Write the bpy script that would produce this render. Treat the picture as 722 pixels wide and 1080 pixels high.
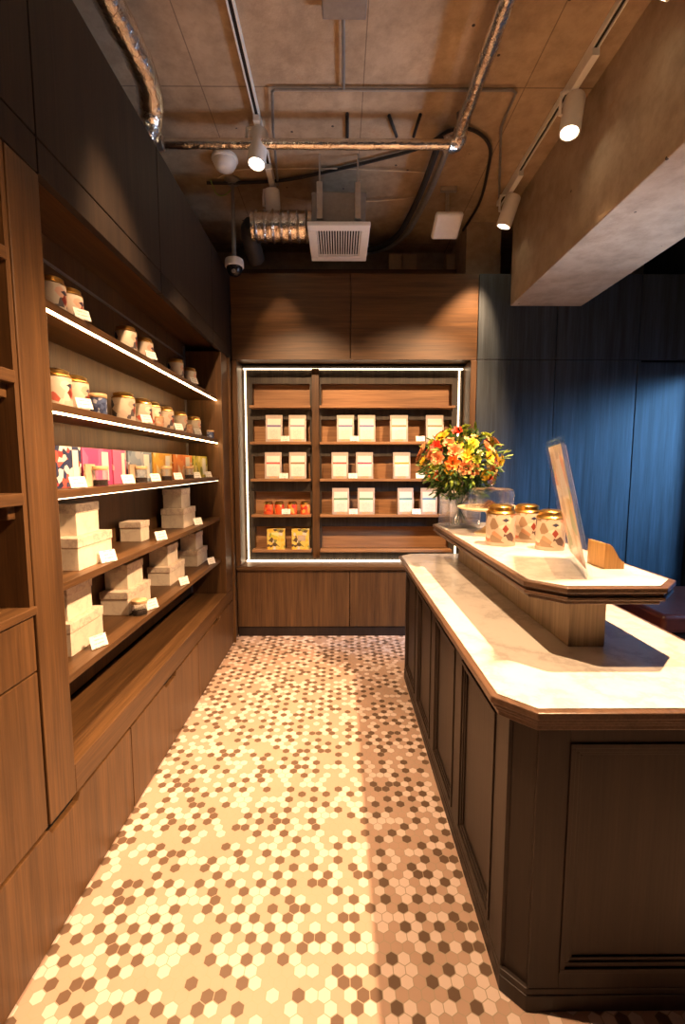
import bpy, bmesh, math, random
from mathutils import Vector, Matrix
random.seed(7)
C = bpy.context.scene.collection
SC = bpy.context.scene
PI = math.pi
for o in list(bpy.data.objects): bpy.data.objects.remove(o)

# ------------------------------------------------------------------ camera
F = 480.0; TH = math.atan(0.1); YAW = -math.atan(3/480); EYE = Vector((0, 0, 1.5))
cd = bpy.data.cameras.new('camera'); cam = bpy.data.objects.new('camera', cd); C.objects.link(cam)
cd.sensor_fit = 'VERTICAL'; cd.sensor_height = 36; cd.lens = 16.0
cam.location = EYE; cam.rotation_euler = (PI/2 - TH, 0, YAW); SC.camera = cam
cd.clip_start = .02
RM = Matrix.Rotation(YAW, 3, 'Z') @ Matrix.Rotation(PI/2 - TH, 3, 'X')
def ray(px, py):
    return RM @ Vector(((px-361)/F, (540-py)/F, -1))
def at(px, py, X=None, Y=None, Z=None):
    d = ray(px, py)
    if X is not None: t = (X-EYE.x)/d.x
    elif Y is not None: t = (Y-EYE.y)/d.y
    else: t = (Z-EYE.z)/d.z
    return EYE + d*t

# ------------------------------------------------------------------ world, daylight, exposure
w = bpy.data.worlds.new('world'); SC.world = w; w.use_nodes = True
w.node_tree.nodes['Background'].inputs[0].default_value = (.30, .55, 1, 1)
w.node_tree.nodes['Background'].inputs[1].default_value = .5
SC.view_settings.view_transform = 'Standard'; SC.view_settings.look = 'None'
SC.view_settings.exposure = 0.0; SC.view_settings.gamma = 1; SC.view_settings.use_curve_mapping = False
WARM = (1.0, .60, .32)
def area(name, loc, size, energy, col, target):
    l = bpy.data.lights.new(name, 'AREA'); l.shape = 'RECTANGLE'; l.size, l.size_y = size
    l.energy = energy; l.color = col
    o = bpy.data.objects.new(name, l); C.objects.link(o); o.location = loc
    o.rotation_euler = (Vector(target)-Vector(loc)).to_track_quat('-Z', 'Y').to_euler()
    return o
wd_ = area('window_daylight', (5.3, 1.7, 2.9), (1.6, 1.3), 58, (.31, .60, .92), (2.35, 3.9, 1.25)); wd_.data.spread = math.radians(46)
area('front_fill', (.9, -1.45, 1.3), (1.6, 2.0), .8, (.55, .75, 1.0), (1.2, 4, 1.2))  # added cool fill; the front wall has no opening for daylight
gb_ = area('beam_bounce_fill', (4.7, 2.3, .15), (1.0, 1.0), 26, (.95, .86, .88), (1.7, 2.1, 2.82)); gb_.data.spread = math.radians(45)  # added uplight standing in for bounced daylight on the beam underside
SPOT_E = 340

# ------------------------------------------------------------------ materials
M = {}
def nmat(name):
    m = bpy.data.materials.new(name); m.use_nodes = True; M[name] = m
    nt = m.node_tree; b = nt.nodes['Principled BSDF']
    return m, nt, b
def N(nt, typ, **kw):
    n = nt.nodes.new(typ)
    for k, v in kw.items():
        if k in ('operation', 'blend_type', 'data_type', 'feature', 'noise_dimensions', 'wave_type', 'bands_direction', 'distance', 'interpolation', 'axis', 'vector_type', 'offset', 'squash'):
            setattr(n, k, v)
    return n
def L(nt, a, b): nt.links.new(a, b)
def math_n(nt, op, a, b=None, c=None):
    n = nt.nodes.new('ShaderNodeMath'); n.operation = op
    for i, v in enumerate((a, b, c)):
        if v is None: continue
        if isinstance(v, (int, float)): n.inputs[i].default_value = v
        else: nt.links.new(v, n.inputs[i])
    return n.outputs[0]
def ramp(nt, fac, stops, interp='LINEAR'):
    r = nt.nodes.new('ShaderNodeValToRGB'); r.color_ramp.interpolation = interp
    e = r.color_ramp.elements
    while len(e) < len(stops): e.new(.5)
    for i, (p, c) in enumerate(stops):
        e[i].position = p; e[i].color = (*c, 1)
    nt.links.new(fac, r.inputs[0]); return r.outputs[0]
def mixc(nt, fac, a, b, blend='MIX'):
    n = nt.nodes.new('ShaderNodeMix'); n.data_type = 'RGBA'; n.blend_type = blend
    if isinstance(fac, (int, float)): n.inputs[0].default_value = fac
    else: nt.links.new(fac, n.inputs[0])
    for i, v in ((6, a), (7, b)):
        if isinstance(v, tuple): n.inputs[i].default_value = (*v, 1)
        else: nt.links.new(v, n.inputs[i])
    return n.outputs[2]
def coords(nt, scale=(1, 1, 1), loc=(0, 0, 0), rot=(0, 0, 0)):
    t = nt.nodes.new('ShaderNodeTexCoord'); mp = nt.nodes.new('ShaderNodeMapping')
    mp.inputs['Scale'].default_value = scale; mp.inputs['Location'].default_value = loc; mp.inputs['Rotation'].default_value = rot
    nt.links.new(t.outputs['Object'], mp.inputs[0]); return mp.outputs[0]
def noise(nt, vec, scale, detail=4, rough=.6):
    n = nt.nodes.new('ShaderNodeTexNoise'); n.inputs['Scale'].default_value = scale
    n.inputs['Detail'].default_value = detail; n.inputs['Roughness'].default_value = rough
    nt.links.new(vec, n.inputs[0]); return n.outputs[0]
def bump(nt, b, h, s, d=.01):
    n = nt.nodes.new('ShaderNodeBump'); n.inputs['Strength'].default_value = s; n.inputs['Distance'].default_value = d
    nt.links.new(h, n.inputs['Height']); nt.links.new(n.outputs[0], b.inputs['Normal'])
def plain(name, col, rough=.5, metal=0, var=.12, sc=30, bmp=0, emit=None, es=0):
    m, nt, b = nmat(name)
    v = coords(nt); n = noise(nt, v, sc)
    c = ramp(nt, n, [(.3, tuple(x*(1-var) for x in col)), (.7, tuple(min(1, x*(1+var)) for x in col))])
    L(nt, c, b.inputs['Base Color']); b.inputs['Roughness'].default_value = rough; b.inputs['Metallic'].default_value = metal
    if bmp: bump(nt, b, n, bmp)
    if emit:
        b.inputs['Emission Color'].default_value = (*emit, 1); b.inputs['Emission Strength'].default_value = es
    return m
def wood(name, a, c, grain='z', rough=.42, fine=1.0):
    m, nt, b = nmat(name)
    s = {'z': (14, 14, .7), 'y': (14, .7, 14), 'x': (.7, 14, 14)}[grain]
    v = coords(nt, s); n1 = noise(nt, v, 1.6*fine, 6, .62)
    s2 = {'z': (90, 90, 2.5), 'y': (90, 2.5, 90), 'x': (2.5, 90, 90)}[grain]
    n2 = noise(nt, coords(nt, s2), 1.5*fine, 3, .5)
    v3 = coords(nt, {'z': (3, 3, .35), 'y': (3, .35, 3), 'x': (.35, 3, 3)}[grain])
    n3 = noise(nt, v3, 1.2, 2, .5)
    mid = tuple((x+y)/2 for x, y in zip(a, c))
    c1 = ramp(nt, n1, [(.3, a), (.52, mid), (.72, c)])
    c2 = mixc(nt, .45, c1, ramp(nt, n2, [(.35, (.42, .42, .42)), (.62, (1, 1, 1))]), 'MULTIPLY')
    c3 = mixc(nt, .5, c2, ramp(nt, n3, [(.3, (.62, .62, .62)), (.7, (1, 1, 1))]), 'MULTIPLY')
    L(nt, c3, b.inputs['Base Color']); b.inputs['Roughness'].default_value = rough
    b.inputs['Specular IOR Level'].default_value = .4
    bump(nt, b, n2, .18, .003)
    return m
DA, DB = (.074, .036, .014), (.18, .088, .031)
for g in 'xyz': wood('walnut_'+g, DA, DB, g)
wood('walnut_shaded', (.014, .007, .0035), (.036, .019, .009), 'z', .7)  # bulkhead walnut with its shade put into the colour
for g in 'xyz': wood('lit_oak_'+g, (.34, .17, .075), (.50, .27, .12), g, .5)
wood('smoked_z', (.030, .024, .018), (.090, .070, .050), 'z', .5)
wood('counter_wood', (.015, .0085, .006), (.034, .019, .012), 'z', .5)
wood('counter_trim', (.09, .05, .030), (.16, .09, .055), 'y', .33)
wood('plinth_oak', (.36, .25, .15), (.52, .37, .22), 'z', .5)
wood('honey_oak', (.50, .28, .09), (.68, .40, .14), 'z', .5)
wood('ink_blue_wood', (.020, .028, .036), (.066, .090, .115), 'z', .55)
plain('flat_black', (.012, .010, .010), .7)  # near-black finish of bench base, baseboard, drawer carcass and track groove
plain('dark_gap', (.004, .003, .003), .9)
plain('white_paint', (.80, .78, .74), .4, var=.03)
plain('grey_metal', (.30, .29, .28), .45, .6, .1)
plain('steel', (.55, .53, .50), .3, .9, .1)
plain('black_plastic', (.015, .015, .016), .25)
plain('black_rubber', (.02, .018, .017), .6)
plain('gold', (.75, .47, .14), .28, 1, .06)
plain('leather', (.10, .022, .014), .35, 0, .25, 18, .15)
plain('paper', (.82, .80, .74), .6, 0, .03)
plain('card_stock', (.55, .42, .28), .8, 0, .1)
plain('lamp_glow', (1, .9, .7), .5, emit=(1, .82, .55), es=20)
plain('strip_glow', (1, .9, .7), .5, emit=(1, .62, .28), es=42)
plain('strip_cool', (1, .95, .9), .5, emit=(1, .74, .46), es=6)
plain('cork_lid', (.62, .42, .22), .6, 0, .15, 80)
plain('dark_tea', (.03, .018, .012), .8, 0, .5, 120, .5)
plain('chocolate', (.09, .035, .015), .5, 0, .2)
plain('cream_plate', (.72, .58, .38), .3, 0, .06)
plain('leaf_green', (.05, .13, .02), .45, 0, .4, 25)
plain('leaf_light', (.22, .32, .05), .45, 0, .3, 25)
plain('stem_green', (.06, .10, .03), .5)
plain('petal_orange', (.90, .26, .04), .5, 0, .2, 20)
plain('petal_red', (.78, .07, .03), .5, 0, .2, 20)
plain('petal_peach', (.95, .38, .16), .5, 0, .2, 20)
plain('petal_yellow', (.90, .60, .04), .5, 0, .15, 20)
plain('petal_lime', (.52, .60, .07), .5, 0, .2, 20)
plain('petal_cream', (.85, .75, .38), .5, 0, .1, 20)
plain('glass_bright', (.9, .9, .9), .1)
plain('pale_wall', (.04, .035, .03), .8)
# glass
def glass(name, col=(1, 1, 1), rough=.0, alpha_mix=.75, ior=1.45):
    m, nt, b = nmat(name)
    tr = nt.nodes.new('ShaderNodeBsdfTransparent'); gl = nt.nodes.new('ShaderNodeBsdfGlass')
    gl.inputs['Roughness'].default_value = rough; gl.inputs['IOR'].default_value = ior
    mx = nt.nodes.new('ShaderNodeMixShader'); mx.inputs[0].default_value = 1-alpha_mix
    tr.inputs[0].default_value = (*col, 1); gl.inputs[0].default_value = (*col, 1)
    L(nt, tr.outputs[0], mx.inputs[1]); L(nt, gl.outputs[0], mx.inputs[2])
    L(nt, mx.outputs[0], nt.nodes['Material Output'].inputs[0]); return m
glass('clear_glass', alpha_mix=.62); glass('acrylic', (.98, .99, 1), 0, .86); glass('pane_glass', (.8, .9, 1), 0, .9)
# foil: crumpled metal
m, nt, b = nmat('foil'); v = coords(nt)
n = noise(nt, v, 13, 4, .6); L(nt, ramp(nt, n, [(.3, (.72, .68, .60)), (.7, (.92, .88, .82))]), b.inputs['Base Color'])
b.inputs['Metallic'].default_value = 1; b.inputs['Roughness'].default_value = .22; bump(nt, b, n, .7, .02)
# concrete
def concrete(name, a, c, seams=True):
    m, nt, b = nmat(name); v = coords(nt)
    n1 = noise(nt, v, 1.7, 6, .65); n2 = noise(nt, coords(nt, (1, 1, 1), (3, 5, 1)), 9, 5, .7); n3 = noise(nt, v, 60, 3, .6)
    col = ramp(nt, n1, [(.32, a), (.68, c)])
    col = mixc(nt, .55, col, ramp(nt, n2, [(.34, (.55, .52, .50)), (.58, (1, 1, 1))]), 'MULTIPLY')
    n4 = noise(nt, coords(nt, (1, 1, 1), (9, 2, 4)), 4.3, 5, .75)
    col = mixc(nt, ramp(nt, n4, [(.64, (0, 0, 0)), (.72, (.55, .55, .55))]), col, (.34, .17, .08))
    vo = nt.nodes.new('ShaderNodeTexVoronoi'); vo.inputs['Scale'].default_value = 5.5; L(nt, v, vo.inputs[0])
    pit = math_n(nt, 'LESS_THAN', vo.outputs['Distance'], .045)
    col = mixc(nt, pit, col, (.06, .045, .035))
    if seams:
        sp = nt.nodes.new('ShaderNodeSeparateXYZ'); t = nt.nodes.new('ShaderNodeTexCoord'); L(nt, t.outputs['Object'], sp.inputs[0])
        def seam(o, per, off, wd):
            f = math_n(nt, 'FRACT', math_n(nt, 'DIVIDE', math_n(nt, 'ADD', o, off), per))
            return math_n(nt, 'LESS_THAN', f, wd/per)
        s = math_n(nt, 'MAXIMUM', seam(sp.outputs[0], .9, .77+9, .006), seam(sp.outputs[1], 1.8, -2.75+18, .008))
        col = mixc(nt, math_n(nt, 'MULTIPLY', s, .6), col, (.07, .05, .035))
    L(nt, col, b.inputs['Base Color']); b.inputs['Roughness'].default_value = .85
    bump(nt, b, math_n(nt, 'ADD', n2, math_n(nt, 'MULTIPLY', n3, .35)), .35, .012)
concrete('concrete', (.33, .235, .145), (.52, .39, .26)); concrete('concrete_beam', (.33, .25, .175), (.46, .36, .26), False)
# marble
def marble(name, base, vein, sc=2.2, amt=.45, rough=.18):
    m, nt, b = nmat(name); v = coords(nt)
    n = noise(nt, v, sc, 8, .68)
    d = math_n(nt, 'ABSOLUTE', math_n(nt, 'SUBTRACT', n, .5))
    f = ramp(nt, d, [(0, (amt,)*3), (.035, (amt*.3,)*3), (.09, (0, 0, 0))])
    c = mixc(nt, f, base, vein)
    L(nt, c, b.inputs['Base Color']); b.inputs['Roughness'].default_value = rough; return m
marble('white_marble', (.74, .70, .64), (.34, .31, .28)); marble('cream_box', (.84, .75, .60), (.60, .48, .38), 9, .4, .6)
marble('cream_lid', (.82, .71, .56), (.52, .38, .32), 12, .7, .6)
# hexagon mosaic floor
m, nt, b = nmat('hex_mosaic'); S = .037
t = nt.nodes.new('ShaderNodeTexCoord'); sp = nt.nodes.new('ShaderNodeSeparateXYZ'); L(nt, t.outputs['Object'], sp.inputs[0])
px = math_n(nt, 'ADD', math_n(nt, 'DIVIDE', sp.outputs[0], S), 300.2); py = math_n(nt, 'ADD', math_n(nt, 'DIVIDE', sp.outputs[1], S), 519.6)
R3 = math.sqrt(3)
def half(ox, oy):
    ax = math_n(nt, 'SUBTRACT', math_n(nt, 'FLOORED_MODULO', math_n(nt, 'SUBTRACT', px, ox), 1.0), .5)
    ay = math_n(nt, 'SUBTRACT', math_n(nt, 'FLOORED_MODULO', math_n(nt, 'SUBTRACT', py, oy), R3), R3/2)
    l2 = math_n(nt, 'ADD', math_n(nt, 'MULTIPLY', ax, ax), math_n(nt, 'MULTIPLY', ay, ay))
    return ax, ay, l2
ax, ay, al = half(0, 0); bx_, by_, bl = half(.5, R3/2)
sel = math_n(nt, 'LESS_THAN', bl, al)
def mixf(a_, b_):
    return math_n(nt, 'ADD', math_n(nt, 'MULTIPLY', b_, sel), math_n(nt, 'MULTIPLY', a_, math_n(nt, 'SUBTRACT', 1, sel)))
gx, gy = mixf(ax, bx_), mixf(ay, by_)
idx = math_n(nt, 'ROUND', math_n(nt, 'MULTIPLY', math_n(nt, 'SUBTRACT', px, gx), 2))
idy = math_n(nt, 'ROUND', math_n(nt, 'MULTIPLY', math_n(nt, 'SUBTRACT', py, gy), 2/R3))
cv = nt.nodes.new('ShaderNodeCombineXYZ'); L(nt, idx, cv.inputs[0]); L(nt, idy, cv.inputs[1])
wn = nt.nodes.new('ShaderNodeTexWhiteNoise'); wn.noise_dimensions = '2D'; L(nt, cv.outputs[0], wn.inputs['Vector'])
agx = math_n(nt, 'ABSOLUTE', gx); agy = math_n(nt, 'ABSOLUTE', gy)
hd = math_n(nt, 'MAXIMUM', agx, math_n(nt, 'ADD', math_n(nt, 'MULTIPLY', agx, .5), math_n(nt, 'MULTIPLY', agy, R3/2)))
qq = math_n(nt, 'SUBTRACT', math_n(nt, 'DIVIDE', math_n(nt, 'SUBTRACT', idx, idy), 2), idy)
sub = math_n(nt, 'FLOORED_MODULO', math_n(nt, 'ADD', qq, .5), 3)
CR, TN, DK = (.74, .60, .53), (.50, .345, .265), (.155, .098, .065)
ra = ramp(nt, wn.outputs['Value'], [(0, DK), (.58, TN), (.92, CR)], 'CONSTANT')
rb = ramp(nt, wn.outputs['Value'], [(0, CR), (.70, TN)], 'CONSTANT')
rc = ramp(nt, wn.outputs['Value'], [(0, TN), (.70, CR), (.90, DK)], 'CONSTANT')
tile = mixc(nt, math_n(nt, 'LESS_THAN', sub, 1), mixc(nt, math_n(nt, 'LESS_THAN', sub, 2), rc, rb), ra)
grout = math_n(nt, 'GREATER_THAN', hd, .465)
col = mixc(nt, grout, tile, (.42, .34, .25))
dirt = noise(nt, t.outputs['Object'], 2.5, 4)
col = mixc(nt, .25, col, ramp(nt, dirt, [(.3, (.75, .73, .7)), (.7, (1, 1, 1))]), 'MULTIPLY')
L(nt, col, b.inputs['Base Color']); b.inputs['Roughness'].default_value = .34
bump(nt, b, math_n(nt, 'SUBTRACT', 1, grout), .3, .002)
# decorated tin body: cream with colour patches and one diamond facing the aisle / camera
def tin_mat(name, patches, base=(.66, .57, .45), sc=16, diamond=True, z0=.085, face='y-', thr=.46):
    m, nt, b = nmat(name); t = nt.nodes.new('ShaderNodeTexCoord'); sp = nt.nodes.new('ShaderNodeSeparateXYZ'); L(nt, t.outputs['Object'], sp.inputs[0])
    vo = nt.nodes.new('ShaderNodeTexVoronoi'); vo.inputs['Scale'].default_value = sc; L(nt, t.outputs['Object'], vo.inputs[0])
    s2 = nt.nodes.new('ShaderNodeSeparateXYZ'); L(nt, vo.outputs['Color'], s2.inputs[0])
    st = [(0, base)]; k = len(patches)
    for i, p in enumerate(patches): st.append((thr+(1-thr)*i/k, p))
    c = ramp(nt, s2.outputs[0], st, 'CONSTANT')
    zz = math_n(nt, 'ABSOLUTE', math_n(nt, 'SUBTRACT', sp.outputs[2], z0))
    if z0 < 1: c = mixc(nt, math_n(nt, 'GREATER_THAN', zz, z0*.80), c, base)
    if diamond:
        u = sp.outputs[0] if face == 'y-' else sp.outputs[1]
        v = sp.outputs[1] if face == 'y-' else sp.outputs[0]
        dm = math_n(nt, 'ADD', math_n(nt, 'ABSOLUTE', u), math_n(nt, 'MULTIPLY', math_n(nt, 'ABSOLUTE', math_n(nt, 'SUBTRACT', sp.outputs[2], z0*.95)), .75))
        fr = math_n(nt, 'LESS_THAN', v, 0) if face == 'y-' else math_n(nt, 'GREATER_THAN', v, 0)
        c = mixc(nt, math_n(nt, 'MULTIPLY', math_n(nt, 'LESS_THAN', dm, .015), fr), c, (.22, .03, .015))
        hb = math_n(nt, 'ADD', math_n(nt, 'ABSOLUTE', math_n(nt, 'MULTIPLY', u, .8)), math_n(nt, 'MULTIPLY', math_n(nt, 'ABSOLUTE', math_n(nt, 'SUBTRACT', sp.outputs[2], z0*1.42)), 1.6))
        c = mixc(nt, math_n(nt, 'MULTIPLY', math_n(nt, 'LESS_THAN', hb, .014), fr), c, (.03, .03, .06))
    L(nt, c, b.inputs['Base Color']); b.inputs['Roughness'].default_value = .4
tin_mat('tin_cream', [(.52, .15, .08), (.26, .17, .10), (.60, .50, .38), (.10, .05, .04), (.42, .22, .12), (.50, .19, .11)], base=(.46, .38, .29), sc=30, thr=.42)
tin_mat('tin_shelf', [(.55, .16, .12), (.04, .06, .12), (.62, .50, .40), (.70, .42, .30), (.12, .10, .10)], sc=40, face='x+', z0=.052, thr=.36)
tin_mat('tin_shelf_b', [(.03, .10, .07), (.66, .54, .42), (.60, .14, .10), (.85, .75, .6)], sc=38, face='x+', z0=.055, thr=.4)
tin_mat('tin_red', [(.85, .45, .10), (.55, .04, .02), (.80, .30, .06)], (.80, .12, .03), 34, False, .05)
def patch(name, base, cols, sc=26, thr=.45): tin_mat(name, cols, base, sc, False, 5, 'y-', thr)
patch('jar_blue', (.10, .14, .28), [(.45, .5, .6), (.05, .07, .16)], 70)
patch('box_union', (.03, .045, .12), [(.50, .05, .05), (.75, .70, .64), (.02, .03, .08), (.8, .75, .7), (.55, .10, .08)], 42, .28)
patch('jar_peach', (.70, .42, .27), [(.8, .6, .45), (.5, .25, .15)], 60)
patch('box_magenta', (.62, .07, .24), [(.72, .15, .34), (.55, .05, .2)], 12, .6)
patch('box_pink', (.80, .16, .34), [(.85, .5, .5), (.75, .12, .3)], 16, .7)
patch('box_blue', (.24, .32, .42), [(.55, .6, .65), (.12, .18, .28), (.4, .45, .5)], 22, .5)
patch('box_yellow', (.80, .48, .05), [(.85, .68, .35), (.7, .35, .03)], 22, .6)
patch('box_orange', (.82, .28, .04), [(.85, .62, .38), (.7, .18, .03)], 22, .6)
patch('box_lime', (.62, .55, .05), [(.25, .30, .04), (.8, .72, .3)], 24, .55)
patch('box_citrus', (.80, .58, .12), [(.75, .65, .5), (.12, .08, .04), (.30, .28, .06), (.85, .5, .05)], 34, .35)
patch('flyer_print', (.80, .66, .50), [(.80, .40, .25), (.55, .45, .35), (.85, .78, .68), (.65, .5, .3), (.35, .45, .25)], 14, .35)
# printed price card: pale with a few dark lines
m, nt, b = nmat('card_print'); v = coords(nt)
sp = nt.nodes.new('ShaderNodeSeparateXYZ'); L(nt, v, sp.inputs[0])
ln = math_n(nt, 'LESS_THAN', math_n(nt, 'FRACT', math_n(nt, 'MULTIPLY', sp.outputs[2], 70)), .35)
ins = math_n(nt, 'LESS_THAN', math_n(nt, 'ABSOLUTE', sp.outputs[0]), .022)
gaps = math_n(nt, 'GREATER_THAN', noise(nt, v, 140, 2), .48)
f = math_n(nt, 'MULTIPLY', math_n(nt, 'MULTIPLY', ln, ins), gaps)
L(nt, mixc(nt, math_n(nt, 'MULTIPLY', f, .55), (.82, .80, .74), (.10, .10, .10)), b.inputs['Base Color'])

# ------------------------------------------------------------------ mesh helpers
def B(): return bmesh.new()
def box(bm, x0, x1, y0, y1, z0, z1):
    v = [bm.verts.new(p) for p in ((x0, y0, z0), (x1, y0, z0), (x1, y1, z0), (x0, y1, z0), (x0, y0, z1), (x1, y0, z1), (x1, y1, z1), (x0, y1, z1))]
    for f in ((0, 3, 2, 1), (4, 5, 6, 7), (0, 1, 5, 4), (1, 2, 6, 5), (2, 3, 7, 6), (3, 0, 4, 7)): bm.faces.new([v[i] for i in f])
    return bm
def prism(bm, pts, z0, z1, M4=None):
    a = [Vector((p[0], p[1], z0)) for p in pts]; c = [Vector((p[0], p[1], z1)) for p in pts]
    if M4: a = [M4 @ p for p in a]; c = [M4 @ p for p in c]
    a = [bm.verts.new(p) for p in a]; c = [bm.verts.new(p) for p in c]
    n = len(a); bm.faces.new(a[::-1]); bm.faces.new(c)
    for i in range(n): bm.faces.new((a[i], a[(i+1) % n], c[(i+1) % n], c[i]))
    return bm
def lathe(bm, prof, n=24, M4=None, cap=True):
    rings = []
    for r, z in prof:
        ring = []
        for k in range(n):
            p = Vector((r*math.cos(2*PI*k/n), r*math.sin(2*PI*k/n), z))
            ring.append(bm.verts.new(M4 @ p if M4 else p))
        rings.append(ring)
    for a, c in zip(rings, rings[1:]):
        for k in range(n): bm.faces.new((a[k], a[(k+1) % n], c[(k+1) % n], c[k]))
    if cap:
        bm.faces.new(rings[0][::-1]); bm.faces.new(rings[-1])
    return bm
def tube(bm, pts, r, n=10, jitter=0, seg=None):
    P = [Vector(p) for p in pts]
    if seg:
        Q = [P[0]]
        for a, c in zip(P, P[1:]):
            k = max(1, int((c-a).length/seg))
            for i in range(1, k+1): Q.append(a.lerp(c, i/k))
        P = Q
    rings = []; up = None
    for i, p in enumerate(P):
        d = (P[min(i+1, len(P)-1)]-P[max(i-1, 0)]).normalized()
        if up is None: up = Vector((0, 0, 1)) if abs(d.z) < .9 else Vector((1, 0, 0))
        s = d.cross(up).normalized(); u = s.cross(d).normalized(); up = u
        rr = r*(1+random.uniform(-jitter, jitter))
        rings.append([bm.verts.new(p+(s*math.cos(2*PI*k/n)+u*math.sin(2*PI*k/n))*rr*(1+random.uniform(-jitter, jitter)*.6)) for k in range(n)])
    for a, c in zip(rings, rings[1:]):
        for k in range(n): bm.faces.new((a[k], a[(k+1) % n], c[(k+1) % n], c[k]))
    bm.faces.new(rings[0][::-1]); bm.faces.new(rings[-1]); return bm
def smooth_pts(P, k=6):
    P = [Vector(p) for p in P]; out = []
    for i in range(len(P)-1):
        p0 = P[max(i-1, 0)]; p1 = P[i]; p2 = P[i+1]; p3 = P[min(i+2, len(P)-1)]
        for j in range(k):
            t = j/k
            out.append(.5*((2*p1)+(p2-p0)*t+(2*p0-5*p1+4*p2-p3)*t*t+(3*p1-p0-3*p2+p3)*t**3))
    out.append(P[-1]); return out
def obj(name, bm, mat, parent=None, bevel=0, smooth=False, loc=None):
    bmesh.ops.recalc_face_normals(bm, faces=bm.faces[:])
    me = bpy.data.meshes.new(name); bm.to_mesh(me); bm.free()
    if smooth:
        for p in me.polygons: p.use_smooth = True
        try: me.set_sharp_from_angle(angle=math.radians(38))
        except Exception: pass
    me.materials.append(M[mat])
    o = bpy.data.objects.new(name, me); C.objects.link(o); o.parent = parent
    if loc: o.location = loc
    if bevel:
        b = o.modifiers.new('bevel', 'BEVEL'); b.width = bevel; b.segments = 2; b.limit_method = 'ANGLE'
    return o
def thing(name, label, cat, loc=(0, 0, 0), rz=0, group=None):
    o = bpy.data.objects.new(name, None); C.objects.link(o); o.empty_display_size = .05
    o.location = loc; o.rotation_euler = (0, 0, rz); o['label'] = label; o['category'] = cat
    if group: o['group'] = group
    return o
def tag(o, label, cat, group=None):
    o['label'] = label; o['category'] = cat
    if group: o['group'] = group
    return o
def struct(name, bm, mat, bevel=0, smooth=False):
    o = obj(name, bm, mat, bevel=bevel, smooth=smooth); o['kind'] = 'structure'; return o
def dup(root, loc, rz=0, label=None, group=None, sc=None):
    r = root.copy(); C.objects.link(r); r.location = loc; r.rotation_euler = (0, 0, rz)
    if sc: r.scale = sc
    if label: r['label'] = label
    if group: r['group'] = group
    for ch in list(root.children):
        c = ch.copy(); C.objects.link(c); c.parent = r
        for g in list(ch.children):
            d = g.copy(); C.objects.link(d); d.parent = c
    return r
def chamf(x0, x1, y0, y1, c, d=0):
    x0 += d; x1 -= d; y0 += d; y1 -= d; c = max(.001, c-d*.586)
    return [(x0+c, y0), (x1-c, y0), (x1, y0+c), (x1, y1-c), (x1-c, y1), (x0+c, y1), (x0, y1-c), (x0, y0+c)]

# ------------------------------------------------------------------ room shell
XL, XR, YB, YF, ZC = -1.42, 3.02, 4.72, -1.6, 3.6
D = 3.91
struct('floor', box(B(), XL-.1, XR+.1, YF-.1, YB+.1, -.08, 0), 'hex_mosaic')
struct('ceiling', box(B(), XL-.1, XR+.1, YF-.1, YB+.1, ZC, ZC+.1), 'concrete')
struct('wall_left', box(B(), XL-.1, XL, YF-.1, YB+.1, 0, ZC), 'concrete_beam')
struct('wall_back', box(B(), XL, XR, YB, YB+.1, 0, ZC), 'concrete_beam')
struct('wall_front', box(B(), XL, XR, YF-.1, YF, 0, ZC), 'pale_wall')
bm = B(); WY0, WY1, WZ0, WZ1 = 2.2, 3.86, .35, 2.35
box(bm, XR, XR+.1, YF, WY0, 0, ZC); box(bm, XR, XR+.1, WY1, YB, 0, ZC); box(bm, XR, XR+.1, WY0, WY1, 0, WZ0); box(bm, XR, XR+.1, WY0, WY1, WZ1, ZC)
struct('wall_right', bm, 'ink_blue_wood')
wf = B()
for y in (WY0, (WY0+WY1)/2-.02, WY1-.05): box(wf, XR+.02, XR+.07, y, y+.05, WZ0, WZ1)
for z in (WZ0, WZ1-.05): box(wf, XR+.02, XR+.07, WY0, WY1, z, z+.05)
struct('window_1', wf, 'black_plastic')
g = obj('pane', box(B(), XR+.04, XR+.046, WY0+.05, WY1-.05, WZ0+.05, WZ1-.05), 'pane_glass', bpy.data.objects['window_1'])
# concrete beam along the right side
struct('trim_1', box(B(), 1.41, 2.0, YF, D-.002, 2.82, ZC), 'concrete_beam', bevel=.006)
# second beam piece above the panelling
struct('trim_2', box(B(), 1.10, 1.40, 4.15, YB, 3.0, ZC), 'concrete_beam')
# left bulkhead panelling above the shelving
def panels(name, mat, boxes, gap=.003, bevel=.002):
    bm = B()
    for x0, x1, y0, y1, z0, z1, ax_ in boxes:
        if ax_ == 'x': box(bm, x0, x1, y0+gap, y1-gap, z0+gap, z1-gap)
        else: box(bm, x0+gap, x1-gap, y0, y1, z0+gap, z1-gap)
    return struct(name, bm, mat, bevel=bevel)
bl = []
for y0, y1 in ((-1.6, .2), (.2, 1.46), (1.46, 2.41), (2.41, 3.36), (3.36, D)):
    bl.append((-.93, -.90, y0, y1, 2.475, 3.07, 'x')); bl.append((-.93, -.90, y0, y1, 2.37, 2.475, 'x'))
panels('wall_left', 'walnut_shaded', bl)
struct('wall_left', box(B(), XL, -.931, YF, D, 2.42, 3.05), 'walnut_y')
# corner pier between left shelving and back wall
struct('wall_left', box(B(), XL, -.905, 3.745, D+.4, 0, 2.37), 'walnut_z', bevel=.003)
struct('trim_3', box(B(), -.904, -.885, D-.14, D-.12, 0.0, 2.37), 'walnut_z')
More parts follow.
